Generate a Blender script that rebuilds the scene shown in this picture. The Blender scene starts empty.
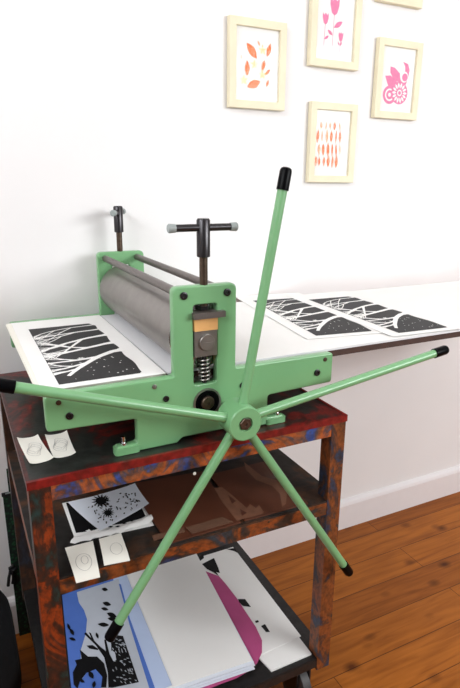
import bpy, bmesh, math, random
from mathutils import Vector, Matrix, noise
random.seed(4)
S = bpy.context.scene
COL = S.collection
PI = math.pi

# ------------------------------------------------------------------ camera
C0 = Vector((-0.06168, -0.82778, 1.24012))
RIGHT = Vector((0.89571159, -0.44456996, 0.00763485))
UP = Vector((0.11718423, 0.25259503, 0.96044969))
FWD = Vector((0.42891561, 0.85939124, -0.27834889))
FPX = 556.33
H = 0.78864                       # bench top height
YW = 0.615                        # back wall


def U(u, v, axis, val):
    """where the sight line through photo point (u, v) meets a real plane axis = val"""
    d = FWD + RIGHT * ((u - 230) / FPX) - UP * ((v - 344) / FPX)
    i = 'xyz'.index(axis)
    return C0 + d * ((val - C0[i]) / d[i])


cam = bpy.data.cameras.new('camera')
cam.sensor_fit = 'VERTICAL'
cam.sensor_height = 36
cam.lens = 36 * FPX / 688
cam.clip_start = 0.02
co = bpy.data.objects.new('camera', cam)
COL.objects.link(co)
co.matrix_world = Matrix(((RIGHT.x, UP.x, -FWD.x, C0.x), (RIGHT.y, UP.y, -FWD.y, C0.y),
                          (RIGHT.z, UP.z, -FWD.z, C0.z), (0, 0, 0, 1)))
S.camera = co

# --------------------------------------------------------------- materials


def lin(c):
    return tuple((x / 12.92 if x <= .04045 else ((x + .055) / 1.055) ** 2.4) for x in (v / 255 for v in c)) + (1,)


def nodes(name):
    m = bpy.data.materials.new(name)
    m.use_nodes = True
    nt = m.node_tree
    return m, nt, nt.nodes['Principled BSDF']


def mat(name, rgb, rough=.5, metal=0, vary=.08, scale=30, bump=0, spec=.5, coat=0):
    """one colour with a little procedural mottling"""
    m, nt, b = nodes(name)
    c = lin(rgb)
    n = nt.nodes.new('ShaderNodeTexNoise')
    n.inputs['Scale'].default_value = scale
    n.inputs['Detail'].default_value = 5
    tc = nt.nodes.new('ShaderNodeTexCoord')
    nt.links.new(tc.outputs['Object'], n.inputs['Vector'])
    r = nt.nodes.new('ShaderNodeValToRGB')
    r.color_ramp.elements[0].position = .3
    r.color_ramp.elements[1].position = .7
    r.color_ramp.elements[0].color = tuple(x * (1 - vary) for x in c[:3]) + (1,)
    r.color_ramp.elements[1].color = tuple(min(1, x * (1 + vary)) for x in c[:3]) + (1,)
    nt.links.new(n.outputs['Fac'], r.inputs['Fac'])
    nt.links.new(r.outputs['Color'], b.inputs['Base Color'])
    b.inputs['Roughness'].default_value = rough
    b.inputs['Metallic'].default_value = metal
    b.inputs['Specular IOR Level'].default_value = spec
    b.inputs['Coat Weight'].default_value = coat
    if bump:
        bp = nt.nodes.new('ShaderNodeBump')
        bp.inputs['Strength'].default_value = bump
        bp.inputs['Distance'].default_value = .002
        nt.links.new(n.outputs['Fac'], bp.inputs['Height'])
        nt.links.new(bp.outputs['Normal'], b.inputs['Normal'])
    return m


def patchy(name, stops, scale=9, rough=.45, stretch=(1, 1, 1), dist=1.2, bump=.3):
    """layers of old paint worn through each other"""
    m, nt, b = nodes(name)
    tc = nt.nodes.new('ShaderNodeTexCoord')
    mp = nt.nodes.new('ShaderNodeMapping')
    mp.inputs['Scale'].default_value = stretch
    nt.links.new(tc.outputs['Object'], mp.inputs['Vector'])
    n = nt.nodes.new('ShaderNodeTexNoise')
    n.inputs['Scale'].default_value = scale
    n.inputs['Detail'].default_value = 7
    n.inputs['Roughness'].default_value = .62
    n.inputs['Distortion'].default_value = dist
    nt.links.new(mp.outputs['Vector'], n.inputs['Vector'])
    r = nt.nodes.new('ShaderNodeValToRGB')
    el = r.color_ramp.elements
    while len(el) > 1:
        el.remove(el[-1])
    el[0].position = stops[0][0]
    el[0].color = lin(stops[0][1])
    for p, c in stops[1:]:
        e = el.new(p)
        e.color = lin(c)
    nt.links.new(n.outputs['Fac'], r.inputs['Fac'])
    # fine scuffs
    n2 = nt.nodes.new('ShaderNodeTexNoise')
    n2.inputs['Scale'].default_value = scale * 9
    n2.inputs['Detail'].default_value = 6
    nt.links.new(mp.outputs['Vector'], n2.inputs['Vector'])
    r2 = nt.nodes.new('ShaderNodeValToRGB')
    r2.color_ramp.elements[0].position = .35
    r2.color_ramp.elements[0].color = (.35, .33, .3, 1)
    r2.color_ramp.elements[1].position = .6
    r2.color_ramp.elements[1].color = (1, 1, 1, 1)
    nt.links.new(n2.outputs['Fac'], r2.inputs['Fac'])
    mx = nt.nodes.new('ShaderNodeMix')
    mx.data_type = 'RGBA'
    mx.blend_type = 'MULTIPLY'
    mx.inputs['Factor'].default_value = .7
    nt.links.new(r.outputs['Color'], mx.inputs['A'])
    nt.links.new(r2.outputs['Color'], mx.inputs['B'])
    nt.links.new(mx.outputs['Result'], b.inputs['Base Color'])
    b.inputs['Roughness'].default_value = rough
    bp = nt.nodes.new('ShaderNodeBump')
    bp.inputs['Strength'].default_value = bump
    bp.inputs['Distance'].default_value = .002
    nt.links.new(n2.outputs['Fac'], bp.inputs['Height'])
    nt.links.new(bp.outputs['Normal'], b.inputs['Normal'])
    return m


M = {}
M['wall'] = mat('white wall paint', (238, 236, 235), .8, vary=.012, scale=5, bump=.04)
M['far_wall'] = mat('bounce-cutting grey wall paint', (112, 111, 111), .8, vary=.02, scale=5)  # invented mid-grey tone for the unseen walls, to cut bounce light
M['trim'] = mat('white gloss trim paint', (238, 234, 234), .35, vary=.01)
M['green'] = mat('light green enamel', (119, 172, 121), .32, vary=.035, scale=14, coat=.25)
M['steel'] = mat('ground steel', (150, 145, 140), .36, .85, vary=.1, scale=60)
M['roller'] = mat('dull steel roller', (146, 140, 136), .36, .7, vary=.08, scale=45)
M['rod'] = mat('grey brown steel rod', (112, 104, 100), .38, .6, vary=.1, scale=60)
M['dark_steel'] = mat('blackened steel', (62, 60, 62), .3, .75, vary=.12)
M['brown_steel'] = mat('oiled brown thread', (92, 78, 66), .38, .8, vary=.3, scale=120)
M['chrome'] = mat('bright plated steel', (205, 205, 205), .18, 1, vary=.05)
M['black'] = mat('black rubber', (8, 8, 10), .3, vary=.1, spec=.06)
M['cap_grey'] = mat('grey plastic cap', (150, 158, 156), .45)
M['pine_block'] = mat('pale wood block', (226, 172, 106), .55, vary=.1, scale=25)
M['hole'] = mat('dark bore', (18, 20, 18), .6)
M['paper'] = mat('white paper', (240, 239, 236), .85, vary=.01, scale=12, spec=.2)
M['cream_paper'] = mat('warm white paper', (236, 233, 222), .85, vary=.015, scale=12, spec=.2)
M['blue_white'] = mat('cool white paper', (224, 229, 238), .8, vary=.01, spec=.2)
M['grey_sheet'] = mat('pale grey felt', (222, 222, 224), .7, vary=.015)
M['ink'] = mat('black printing ink', (38, 37, 38), .6, vary=.22, scale=160, spec=.3)
M['black_sheet'] = mat('solid black ink', (12, 12, 14), .5, vary=.15, spec=.3)
M['blue_ink'] = mat('cornflower blue ink', (76, 112, 192), .7, vary=.04)
M['pale_blue'] = mat('pale blue paper', (186, 202, 232), .8, vary=.02, spec=.2)
M['pink_ink'] = mat('magenta sheet', (182, 76, 128), .6, vary=.1, scale=12)
M['grey_ink'] = mat('pale grey ink', (186, 192, 202), .7, vary=.03)
M['lino'] = mat('brown linoleum', (92, 52, 36), .38, vary=.1, scale=18, coat=.15)
M['lino_cut'] = mat('cut away linoleum', (124, 84, 64), .5, vary=.12, scale=60)
M['lino_dark'] = mat('brown lino raised', (92, 54, 40), .36, vary=.12, scale=30, coat=.15)
M['card'] = mat('brown card', (104, 72, 54), .7, vary=.1)
M['bed_board'] = mat('dark brown board edge', (66, 42, 34), .6, vary=.2, scale=50)
M['frame_wood'] = mat('pale birch moulding', (232, 222, 192), .55, vary=.05, scale=18)
M['orange'] = mat('orange ink', (238, 120, 62), .7, vary=.1, scale=90)
M['peach'] = mat('peach ink', (242, 170, 130), .7, vary=.08, scale=90)
M['yellow'] = mat('yellow ink', (240, 204, 104), .7, vary=.08, scale=90)
M['rose'] = mat('rose ink', (226, 128, 166), .7, vary=.08, scale=90)
M['pencil'] = mat('pencil grey', (176, 174, 170), .8, vary=.1)
M['bag'] = mat('black cloth', (14, 14, 15), .85, vary=.2, scale=60, bump=.4, spec=.2)
M['ribbon'] = mat('black ribbon', (10, 10, 12), .6)
M['castor'] = mat('grey rubber wheel', (62, 60, 60), .5, vary=.15)
M['window_frame'] = mat('window frame paint', (235, 235, 232), .4)
BR = (1, 1, .7)
M['rust'] = patchy('worn orange and brown paint', [(.3, (34, 50, 84)), (.37, (34, 62, 58)), (.42, (40, 32, 28)), (.47, (74, 38, 24)), (.51, (150, 60, 20)),
                                                  (.56, (120, 50, 22)), (.6, (44, 36, 32)), (.66, (30, 62, 54)), (.72, (140, 58, 24))], scale=11, stretch=BR, dist=.8)
M['leg_front'] = patchy('worn rust brown paint', [(.3, (40, 58, 96)), (.38, (52, 42, 36)), (.44, (120, 66, 30)), (.5, (142, 76, 34)),
                                                  (.55, (78, 52, 40)), (.6, (44, 62, 88)), (.67, (50, 42, 38)), (.74, (132, 72, 34))], scale=15, stretch=BR, dist=.7)
M['rail'] = patchy('worn orange rail paint', [(.3, (42, 62, 108)), (.37, (46, 40, 36)), (.43, (70, 50, 38)), (.49, (150, 74, 28)),
                                              (.55, (120, 66, 34)), (.6, (54, 48, 44)), (.66, (44, 60, 70)), (.72, (128, 70, 34))], scale=14, stretch=(.7, 1, 1), dist=.8)
M['top_rail'] = patchy('worn blue and orange top rail paint', [(.3, (48, 44, 46)), (.38, (48, 82, 164)), (.44, (88, 70, 72)), (.49, (184, 92, 36)),
                                                  (.54, (140, 84, 54)), (.58, (80, 70, 74)), (.63, (50, 86, 166)), (.7, (92, 74, 66)), (.76, (170, 84, 40))], scale=12, stretch=(.7, 1, 1), dist=.8)
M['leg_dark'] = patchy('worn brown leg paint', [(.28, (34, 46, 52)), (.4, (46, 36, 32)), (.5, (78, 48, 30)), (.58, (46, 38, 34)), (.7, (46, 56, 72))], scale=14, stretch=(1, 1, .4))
M['top_paint'] = patchy('worn dark bench top', [(.3, (34, 36, 34)), (.47, (42, 46, 42)), (.53, (60, 36, 32)), (.58, (122, 32, 26)), (.66, (50, 40, 36)), (.8, (40, 44, 56))], scale=6, rough=.4)
M['red_edge'] = patchy('red painted edge', [(.3, (84, 26, 22)), (.45, (140, 28, 24)), (.57, (124, 28, 24)), (.68, (72, 34, 28))], scale=8, rough=.4)
M['maroon'] = patchy('dark maroon edge', [(.3, (44, 26, 24)), (.5, (84, 34, 30)), (.65, (50, 34, 32)), (.75, (112, 34, 30))], scale=8, rough=.4)
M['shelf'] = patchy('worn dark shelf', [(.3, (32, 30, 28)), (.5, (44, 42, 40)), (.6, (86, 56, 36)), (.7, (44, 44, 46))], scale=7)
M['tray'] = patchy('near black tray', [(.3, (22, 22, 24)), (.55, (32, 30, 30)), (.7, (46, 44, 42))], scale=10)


def marbled():
    m, nt, b = nodes('dark green marbled board')
    tc = nt.nodes.new('ShaderNodeTexCoord')
    v = nt.nodes.new('ShaderNodeTexVoronoi')
    v.inputs['Scale'].default_value = 110
    nt.links.new(tc.outputs['Object'], v.inputs['Vector'])
    r = nt.nodes.new('ShaderNodeValToRGB')
    r.color_ramp.elements[0].color = lin((26, 84, 50))
    r.color_ramp.elements[0].position = .05
    r.color_ramp.elements[1].color = lin((10, 26, 18))
    r.color_ramp.elements[1].position = .55
    nt.links.new(v.outputs['Distance'], r.inputs['Fac'])
    nt.links.new(r.outputs['Color'], b.inputs['Base Color'])
    b.inputs['Roughness'].default_value = .7
    return m


M['marbled'] = marbled()


def floor_mat():
    m, nt, b = nodes('varnished pine boards')
    L = nt.links.new
    tc = nt.nodes.new('ShaderNodeTexCoord')
    br = nt.nodes.new('ShaderNodeTexBrick')
    br.offset = .37
    br.inputs['Scale'].default_value = 1
    br.inputs['Brick Width'].default_value = 1.45
    br.inputs['Row Height'].default_value = .112
    br.inputs['Mortar Size'].default_value = .0013
    br.inputs['Mortar Smooth'].default_value = .3
    br.inputs['Bias'].default_value = 0
    br.inputs['Color1'].default_value = lin((172, 102, 36))
    br.inputs['Color2'].default_value = lin((140, 78, 26))
    br.inputs['Mortar'].default_value = lin((88, 48, 20))
    mo = nt.nodes.new('ShaderNodeMapping')
    mo.inputs['Location'].default_value = (.21, .03, 0)
    L(tc.outputs['Object'], mo.inputs['Vector'])
    L(mo.outputs['Vector'], br.inputs['Vector'])
    mp = nt.nodes.new('ShaderNodeMapping')
    mp.inputs['Scale'].default_value = (2.2, 26, 1)
    L(tc.outputs['Object'], mp.inputs['Vector'])
    n = nt.nodes.new('ShaderNodeTexNoise')
    n.inputs['Scale'].default_value = 2.2
    n.inputs['Detail'].default_value = 8
    n.inputs['Distortion'].default_value = .6
    L(mp.outputs['Vector'], n.inputs['Vector'])
    r = nt.nodes.new('ShaderNodeValToRGB')
    r.color_ramp.elements[0].position = .3
    r.color_ramp.elements[0].color = (.56, .46, .38, 1)
    r.color_ramp.elements[1].position = .62
    r.color_ramp.elements[1].color = (1.1, 1.05, 1, 1)
    L(n.outputs['Fac'], r.inputs['Fac'])
    x = nt.nodes.new('ShaderNodeMix')
    x.data_type = 'RGBA'
    x.blend_type = 'MULTIPLY'
    x.inputs['Factor'].default_value = .75
    L(br.outputs['Color'], x.inputs['A'])
    L(r.outputs['Color'], x.inputs['B'])
    # knots
    mk = nt.nodes.new('ShaderNodeMapping')
    mk.inputs['Scale'].default_value = (7.5, 12, 1)
    L(tc.outputs['Object'], mk.inputs['Vector'])
    vo = nt.nodes.new('ShaderNodeTexVoronoi')
    vo.inputs['Scale'].default_value = 1
    vo.inputs['Randomness'].default_value = 1
    L(mk.outputs['Vector'], vo.inputs['Vector'])
    rk = nt.nodes.new('ShaderNodeValToRGB')
    rk.color_ramp.elements[0].position = .05
    rk.color_ramp.elements[0].color = (.16, .1, .07, 1)
    rk.color_ramp.elements[1].position = .24
    rk.color_ramp.elements[1].color = (1, 1, 1, 1)
    L(vo.outputs['Distance'], rk.inputs['Fac'])
    x2 = nt.nodes.new('ShaderNodeMix')
    x2.data_type = 'RGBA'
    x2.blend_type = 'MULTIPLY'
    x2.inputs['Factor'].default_value = .85
    L(x.outputs['Result'], x2.inputs['A'])
    L(rk.outputs['Color'], x2.inputs['B'])
    L(x2.outputs['Result'], b.inputs['Base Color'])
    b.inputs['Roughness'].default_value = .42
    b.inputs['Specular IOR Level'].default_value = .18
    bp = nt.nodes.new('ShaderNodeBump')
    bp.inputs['Strength'].default_value = .15
    bp.inputs['Distance'].default_value = .003
    L(br.outputs['Fac'], bp.inputs['Height'])
    bp.invert = True
    L(bp.outputs['Normal'], b.inputs['Normal'])
    return m


M['floor'] = floor_mat()


def glass_mat():
    m = bpy.data.materials.new('picture glass')
    m.use_nodes = True
    nt = m.node_tree
    nt.nodes.clear()
    o = nt.nodes.new('ShaderNodeOutputMaterial')
    t = nt.nodes.new('ShaderNodeBsdfTransparent')
    g = nt.nodes.new('ShaderNodeBsdfGlossy')
    g.inputs['Roughness'].default_value = .03
    x = nt.nodes.new('ShaderNodeMixShader')
    x.inputs['Fac'].default_value = .006
    nt.links.new(t.outputs['BSDF'], x.inputs[1])
    nt.links.new(g.outputs['BSDF'], x.inputs[2])
    nt.links.new(x.outputs['Shader'], o.inputs['Surface'])
    return m


M['glass'] = glass_mat()

# ----------------------------------------------------------------- helpers


def empty(name, loc, label=None, cat=None, group=None):
    o = bpy.data.objects.new(name, None)
    COL.objects.link(o)
    o.location = loc
    o.empty_display_size = .05
    if label:
        tag(o, label, cat, group)
    return o


def tag(o, label, cat, group=None):
    o['label'] = label
    o['category'] = cat
    if group:
        o['group'] = group
    return o


def world_loc(p):
    v = Vector((0, 0, 0))
    while p:
        v = v + p.location
        p = p.parent
    return v


def link(name, me, parent=None, origin=None, mats=(), label=None, smooth=None):
    """mesh given in world coordinates -> object whose origin sits at `origin`"""
    o = bpy.data.objects.new(name, me)
    COL.objects.link(o)
    base = world_loc(parent)
    if origin is None:
        origin = base
    origin = Vector(origin)
    me.transform(Matrix.Translation(-origin))
    o.parent = parent
    o.location = origin - base
    for m in mats:
        me.materials.append(m)
    if smooth is not None:
        me.polygons.foreach_set('use_smooth', [True] * len(me.polygons))
        try:
            me.set_sharp_from_angle(angle=math.radians(smooth))
        except Exception:
            pass
    if label:
        o['label'] = label
    return o


class MB:
    def __init__(s):
        s.bm = bmesh.new()

    def _mi(s, n0, mi):
        s.bm.faces.ensure_lookup_table()
        for f in s.bm.faces[n0:]:
            f.material_index = mi

    def box(s, x0, x1, y0, y1, z0, z1, mi=0):
        n0 = len(s.bm.faces)
        v = [s.bm.verts.new((x, y, z)) for z in (z0, z1) for y in (y0, y1) for x in (x0, x1)]
        for q in ((0, 2, 3, 1), (4, 5, 7, 6), (0, 1, 5, 4), (2, 6, 7, 3), (0, 4, 6, 2), (1, 3, 7, 5)):
            s.bm.faces.new([v[i] for i in q])
        s._mi(n0, mi)
        return s

    def lathe(s, p, d, prof, seg=24, mi=0):
        """surface of revolution about the axis through p along d; prof = [(t, r), ...]"""
        n0 = len(s.bm.faces)
        p = Vector(p)
        d = Vector(d).normalized()
        a = d.orthogonal().normalized()
        b = d.cross(a)
        rings = []
        for t, r in prof:
            if r <= 1e-7:
                rings.append([s.bm.verts.new(p + d * t)])
            else:
                rings.append([s.bm.verts.new(p + d * t + (a * math.cos(2 * PI * k / seg) + b * math.sin(2 * PI * k / seg)) * r) for k in range(seg)])
        for r0, r1 in zip(rings, rings[1:]):
            for k in range(seg):
                k2 = (k + 1) % seg
                q = [r0[k % len(r0)], r0[k2 % len(r0)], r1[k2 % len(r1)], r1[k % len(r1)]]
                u = []
                for w in q:
                    if w not in u:
                        u.append(w)
                if len(u) > 2:
                    s.bm.faces.new(u)
        s._mi(n0, mi)
        return s

    def cyl(s, p0, p1, r, seg=24, bev=.0, mi=0, r1=None):
        p0 = Vector(p0)
        p1 = Vector(p1)
        L = (p1 - p0).length
        r1 = r if r1 is None else r1
        if bev:
            pr = [(0, 0), (0, r - bev), (bev, r), (L - bev, r1), (L, r1 - bev), (L, 0)]
        else:
            pr = [(0, 0), (0, r), (L, r1), (L, 0)]
        return s.lathe(p0, p1 - p0, pr, seg, mi)

    def tube_path(s, pts, r, seg=8, mi=0):
        n0 = len(s.bm.faces)
        rings = []
        for i, p in enumerate(pts):
            p = Vector(p)
            t = (Vector(pts[min(i + 1, len(pts) - 1)]) - Vector(pts[max(i - 1, 0)])).normalized()
            a = t.cross(Vector((0, 0, 1)))
            if a.length < 1e-3:
                a = Vector((1, 0, 0))
            a.normalize()
            b = t.cross(a)
            rings.append([s.bm.verts.new(p + (a * math.cos(2 * PI * k / seg) + b * math.sin(2 * PI * k / seg)) * r) for k in range(seg)])
        for r0, r1 in zip(rings, rings[1:]):
            for k in range(seg):
                s.bm.faces.new([r0[k], r0[(k + 1) % seg], r1[(k + 1) % seg], r1[k]])
        s.bm.faces.new(rings[0][::-1])
        s.bm.faces.new(rings[-1])
        s._mi(n0, mi)
        return s

    def prism(s, pts, z0, z1, mi=0):
        """outline in x, y pulled up from z0 to z1"""
        n0 = len(s.bm.faces)
        lo = [s.bm.verts.new((x, y, z0)) for x, y in pts]
        hi = [s.bm.verts.new((x, y, z1)) for x, y in pts]
        s.bm.faces.new(lo[::-1])
        s.bm.faces.new(hi)
        n = len(pts)
        for i in range(n):
            s.bm.faces.new([lo[i], lo[(i + 1) % n], hi[(i + 1) % n], hi[i]])
        s._mi(n0, mi)
        return s

    def poly(s, pts3, mi=0):
        try:
            f = s.bm.faces.new([s.bm.verts.new(p) for p in pts3])
            f.material_index = mi
        except Exception:
            pass
        return s

    def bevel(s, w, seg=2, angle=40):
        e = [e for e in s.bm.edges if len(e.link_faces) == 2 and e.calc_face_angle(0) > math.radians(angle)]
        bmesh.ops.bevel(s.bm, geom=e, offset=w, segments=seg, profile=.5, affect='EDGES', clamp_overlap=True)
        return s

    def build(s, name, mats, parent=None, origin=None, label=None, smooth=35, recalc=True):
        if recalc:
            bmesh.ops.recalc_face_normals(s.bm, faces=s.bm.faces[:])
        me = bpy.data.meshes.new(name)
        s.bm.to_mesh(me)
        s.bm.free()
        if not isinstance(mats, (list, tuple)):
            mats = [mats]
        return link(name, me, parent, origin, mats, label, smooth)


def fillet(pts, r, n=4):
    """round the corners of a closed outline; r a number or one per corner"""
    out = []
    N = len(pts)
    for i in range(N):
        p0, p, p1 = (Vector(pts[(i + k) % N]) for k in (-1, 0, 1))
        rr = r[i] if isinstance(r, (list, tuple)) else r
        a = (p0 - p)
        b = (p1 - p)
        rr = min(rr, a.length * .45, b.length * .45)
        if rr <= 1e-6:
            out.append(tuple(p))
            continue
        a.normalize()
        b.normalize()
        for k in range(n + 1):
            t = k / n
            q0 = p + a * rr * (1 - t)
            q1 = p + b * rr * t
            out.append(tuple(q0.lerp(q1, t)))
    return out


def plate(name, outlines, y0, y1, m, parent, bev=.0025):
    """upright plate in the x-z plane with holes, front at y0, back at y1"""
    cu = bpy.data.curves.new(name, 'CURVE')
    cu.dimensions = '2D'
    cu.fill_mode = 'BOTH'
    cu.extrude = (y1 - y0) / 2 - bev
    cu.bevel_depth = bev
    cu.bevel_resolution = 2
    cu.offset = -bev
    for o in outlines:
        sp = cu.splines.new('POLY')
        sp.points.add(len(o) - 1)
        for i, (x, z) in enumerate(o):
            sp.points[i].co = (x, z, 0, 1)
        sp.use_cyclic_u = True
    tmp = bpy.data.objects.new('tmp', cu)
    COL.objects.link(tmp)
    dg = bpy.context.evaluated_depsgraph_get()
    me = bpy.data.meshes.new_from_object(tmp.evaluated_get(dg))
    me.materials.clear()
    bpy.data.objects.remove(tmp)
    bpy.data.curves.remove(cu)
    me.transform(Matrix.Translation((0, (y0 + y1) / 2, 0)) @ Matrix.Rotation(PI / 2, 4, 'X'))
    me.name = name
    return link(name, me, parent, None, [m], None, 40)


def circle(cx, cz, r, n=28):
    return [(cx + r * math.cos(2 * PI * k / n), cz + r * math.sin(2 * PI * k / n)) for k in range(n)]


# ------------------------------------------------------------- the setting


FY = -2.3                        # wall behind the photographer
WX = -1.4                         # left wall


def struct(o):
    o['kind'] = 'structure'
    return o


struct(MB().box(WX - .1, 3.5, FY - .1, YW + .1, -.1, 0).build('floor', M['floor'], smooth=None))
struct(MB().box(WX, 3.4, YW, YW + .1, 0, 2.7).build('wall_back', M['wall'], smooth=None))
# left wall with the window that lights the room
wl = MB()
wy0, wy1, wz0, wz1 = -1.6, .2, 1.9, 2.62
wl.box(WX - .1, WX, FY, wy0, 0, 2.7).box(WX - .1, WX, wy1, YW, 0, 2.7)
wl.box(WX - .1, WX, wy0, wy1, 0, wz0).box(WX - .1, WX, wy0, wy1, wz1, 2.7)
struct(wl.build('wall_left', M['wall'], smooth=None))
struct(MB().box(WX - .1, 3.5, FY - .1, YW + .1, 2.7, 2.8).build('ceiling', M['wall'], smooth=None))
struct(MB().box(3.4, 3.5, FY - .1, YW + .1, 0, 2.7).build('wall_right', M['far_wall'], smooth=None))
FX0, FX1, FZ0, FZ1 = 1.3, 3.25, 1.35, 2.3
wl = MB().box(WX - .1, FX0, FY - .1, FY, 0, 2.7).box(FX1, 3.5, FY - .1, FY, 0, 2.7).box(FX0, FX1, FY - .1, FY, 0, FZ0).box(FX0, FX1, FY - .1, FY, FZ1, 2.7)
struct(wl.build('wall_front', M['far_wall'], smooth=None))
wf = MB()
for a, b, c, d in ((FX0, FX0 + .05, FZ0, FZ1), (FX1 - .05, FX1, FZ0, FZ1), (FX0, FX1, FZ0, FZ0 + .05), (FX0, FX1, FZ1 - .05, FZ1), ((FX0 + FX1) / 2 - .03, (FX0 + FX1) / 2 + .03, FZ0, FZ1)):
    wf.box(a, b, FY - .07, FY - .03, c, d)
struct(wf.build('window_2', M['window_frame'], smooth=None))
wf = MB()
for a, b, c, d in ((wy0, wy0 + .05, wz0, wz1), (wy1 - .05, wy1, wz0, wz1), (wy0, wy1, wz0, wz0 + .05), (wy0, wy1, wz1 - .05, wz1), ((wy0 + wy1) / 2 - .03, (wy0 + wy1) / 2 + .03, wz0, wz1)):
    wf.box(WX - .07, WX - .03, a, b, c, d)
struct(wf.build('window_1', M['window_frame'], smooth=None))
bb = MB()
prof = [(0, 0), (-.018, 0), (-.018, .096), (-.014, .106), (-.006, .113), (0, .115)]
n0 = [bb.bm.verts.new((WX, YW + y, z)) for y, z in prof]
n1 = [bb.bm.verts.new((3.4, YW + y, z)) for y, z in prof]
for i in range(len(prof) - 1):
    bb.bm.faces.new([n0[i], n0[i + 1], n1[i + 1], n1[i]])
bb.bm.faces.new(n0)
bb.bm.faces.new(n1[::-1])
struct(bb.build('baseboard_back', M['trim'], smooth=None))

# ------------------------------------------------------------ the bench
W, D = .62, .567
bench = empty('work_bench', (W / 2, D / 2, 0), 'paint-spattered metal work bench on castors holding the green press', 'bench')
TH = .013
b = MB().box(.006, W - .006, .006, D, H - TH, H).bevel(.0015, 1)
b.build('bench_top', M['top_paint'], bench)
MB().box(0, W, 0, .006, H - TH, H + .001).bevel(.001, 1).build('edge_strip', M['red_edge'], bench, label='red painted front edge strip')
for x0 in (0, W - .006):
    MB().box(x0, x0 + .006, .006, D, H - TH, H + .001).bevel(.001, 1).build('edge_strip', M['maroon' if x0 == 0 else 'red_edge'], bench, label='dark maroon side edge strip' if x0 == 0 else 'red painted side edge strip')
LW = .036
RZ = .03


def leg(x0, x1, y0, y1, m):
    MB().box(x0, x1, y0, y1, H - 1.0 * .62 - .015, H - TH).bevel(.004, 2).build('leg', m, bench)


leg(0.002, LW, 0.002, LW, M['rust'])
leg(W - LW, W - .002, 0.002, LW, M['leg_front'])
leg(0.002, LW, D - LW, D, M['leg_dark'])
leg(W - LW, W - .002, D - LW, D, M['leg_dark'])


def rails(z, h, m, sx=0.004):
    MB().box(LW, W - LW, .003, .03, z - h, z).bevel(.003, 2).build('rail', m, bench)
    MB().box(LW, W - LW, D - .03, D - .003, z - h, z).bevel(.003, 2).build('rail', m, bench)
    for x0 in (sx, W - .03 - sx + .0):
        MB().box(x0, x0 + .03, LW, D - LW, z - h, z).bevel(.003, 2).build('rail', m, bench)


rails(H - TH, .028, M['top_rail'])
Z1 = H - .1895
rails(Z1 - .004, .028, M['rail'])
Z2 = H - .602
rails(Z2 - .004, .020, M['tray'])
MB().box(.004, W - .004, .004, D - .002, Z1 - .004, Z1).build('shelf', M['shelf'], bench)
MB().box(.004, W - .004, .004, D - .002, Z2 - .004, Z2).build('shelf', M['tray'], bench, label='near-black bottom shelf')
ZC = Z2 - .024
for x, y in ((.05, .05), (W - .045, .06), (.05, D - .075), (W - .05, D - .075)):
    c = MB().box(x - .03, x + .03, y - .03, y + .03, ZC - .006, ZC)
    c.box(x - .02, x - .016, y - .022, y + .04, .045, ZC - .006).box(x + .016, x + .02, y - .022, y + .04, .045, ZC - .006)
    co_ = c.build('castor', M['dark_steel'], bench)
    MB().lathe((x - .014, y + .012, .06), (1, 0, 0), [(0, 0), (0, .05), (.004, .06), (.024, .06), (.028, .05), (.028, 0)], 28).build('wheel', M['castor'], co_)

# little weld beads and paint drips on the front rail and right leg
for u, v in ((209, 472), (195, 474)):
    p = U(u, v, 'y', .003)
    MB().lathe(p + Vector((0, .002, 0)), (0, -1, 0), [(0, .0032), (.0015, .0026), (.0025, 0)], 10).build('paint_drip', M['cream_paper'], bench, label='cream paint drip')
for u, v in ((328, 560), (269, 522)):
    p = U(u, v, 'y', .0025)
    MB().lathe(p + Vector((0, .003, 0)), (0, -1, 0), [(0, .004), (.0025, .003), (.004, 0)], 12).build('rivet', M['brown_steel'], bench)

# ------------------------------------------------------------ etching press
Z0 = H
CX = .3185
PZ = lambda z: Z0 + z
press = empty('etching_press', (CX, .30, Z0), 'green tabletop etching press with steel roller and five-spoke wheel on bench', 'press')
half = [(.0, None)]
R_OUT = [(.041, .066), (.189, .062), (.189, .0155), (.152, .0155), (.152, .0012), (.262, .0012), (.272, .010), (.365, .010), (.375, .0012),
         (.485, .0012), (.485, .0155), (.448, .0155), (.448, .062), (.596, .066), (.596, .1275), (.378, .1275), (.378, .284), (.259, .284), (.259, .1275), (.041, .1275)]
rad = [.006, .006, .006, .005, .003, .002, .004, .004, .002, .003, .005, .006, .006, .006, .006, .004, .012, .012, .004, .008]
outl = [(x, PZ(z)) for x, z in fillet(R_OUT, rad, 4)]
slot = [(x, PZ(z)) for x, z in fillet([(.2955, .106), (.3405, .106), (.3405, .251), (.2955, .251)], .006, 4)]
NP0, NP1 = .029, .047
FP0, FP1 = .551, .569
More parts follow.
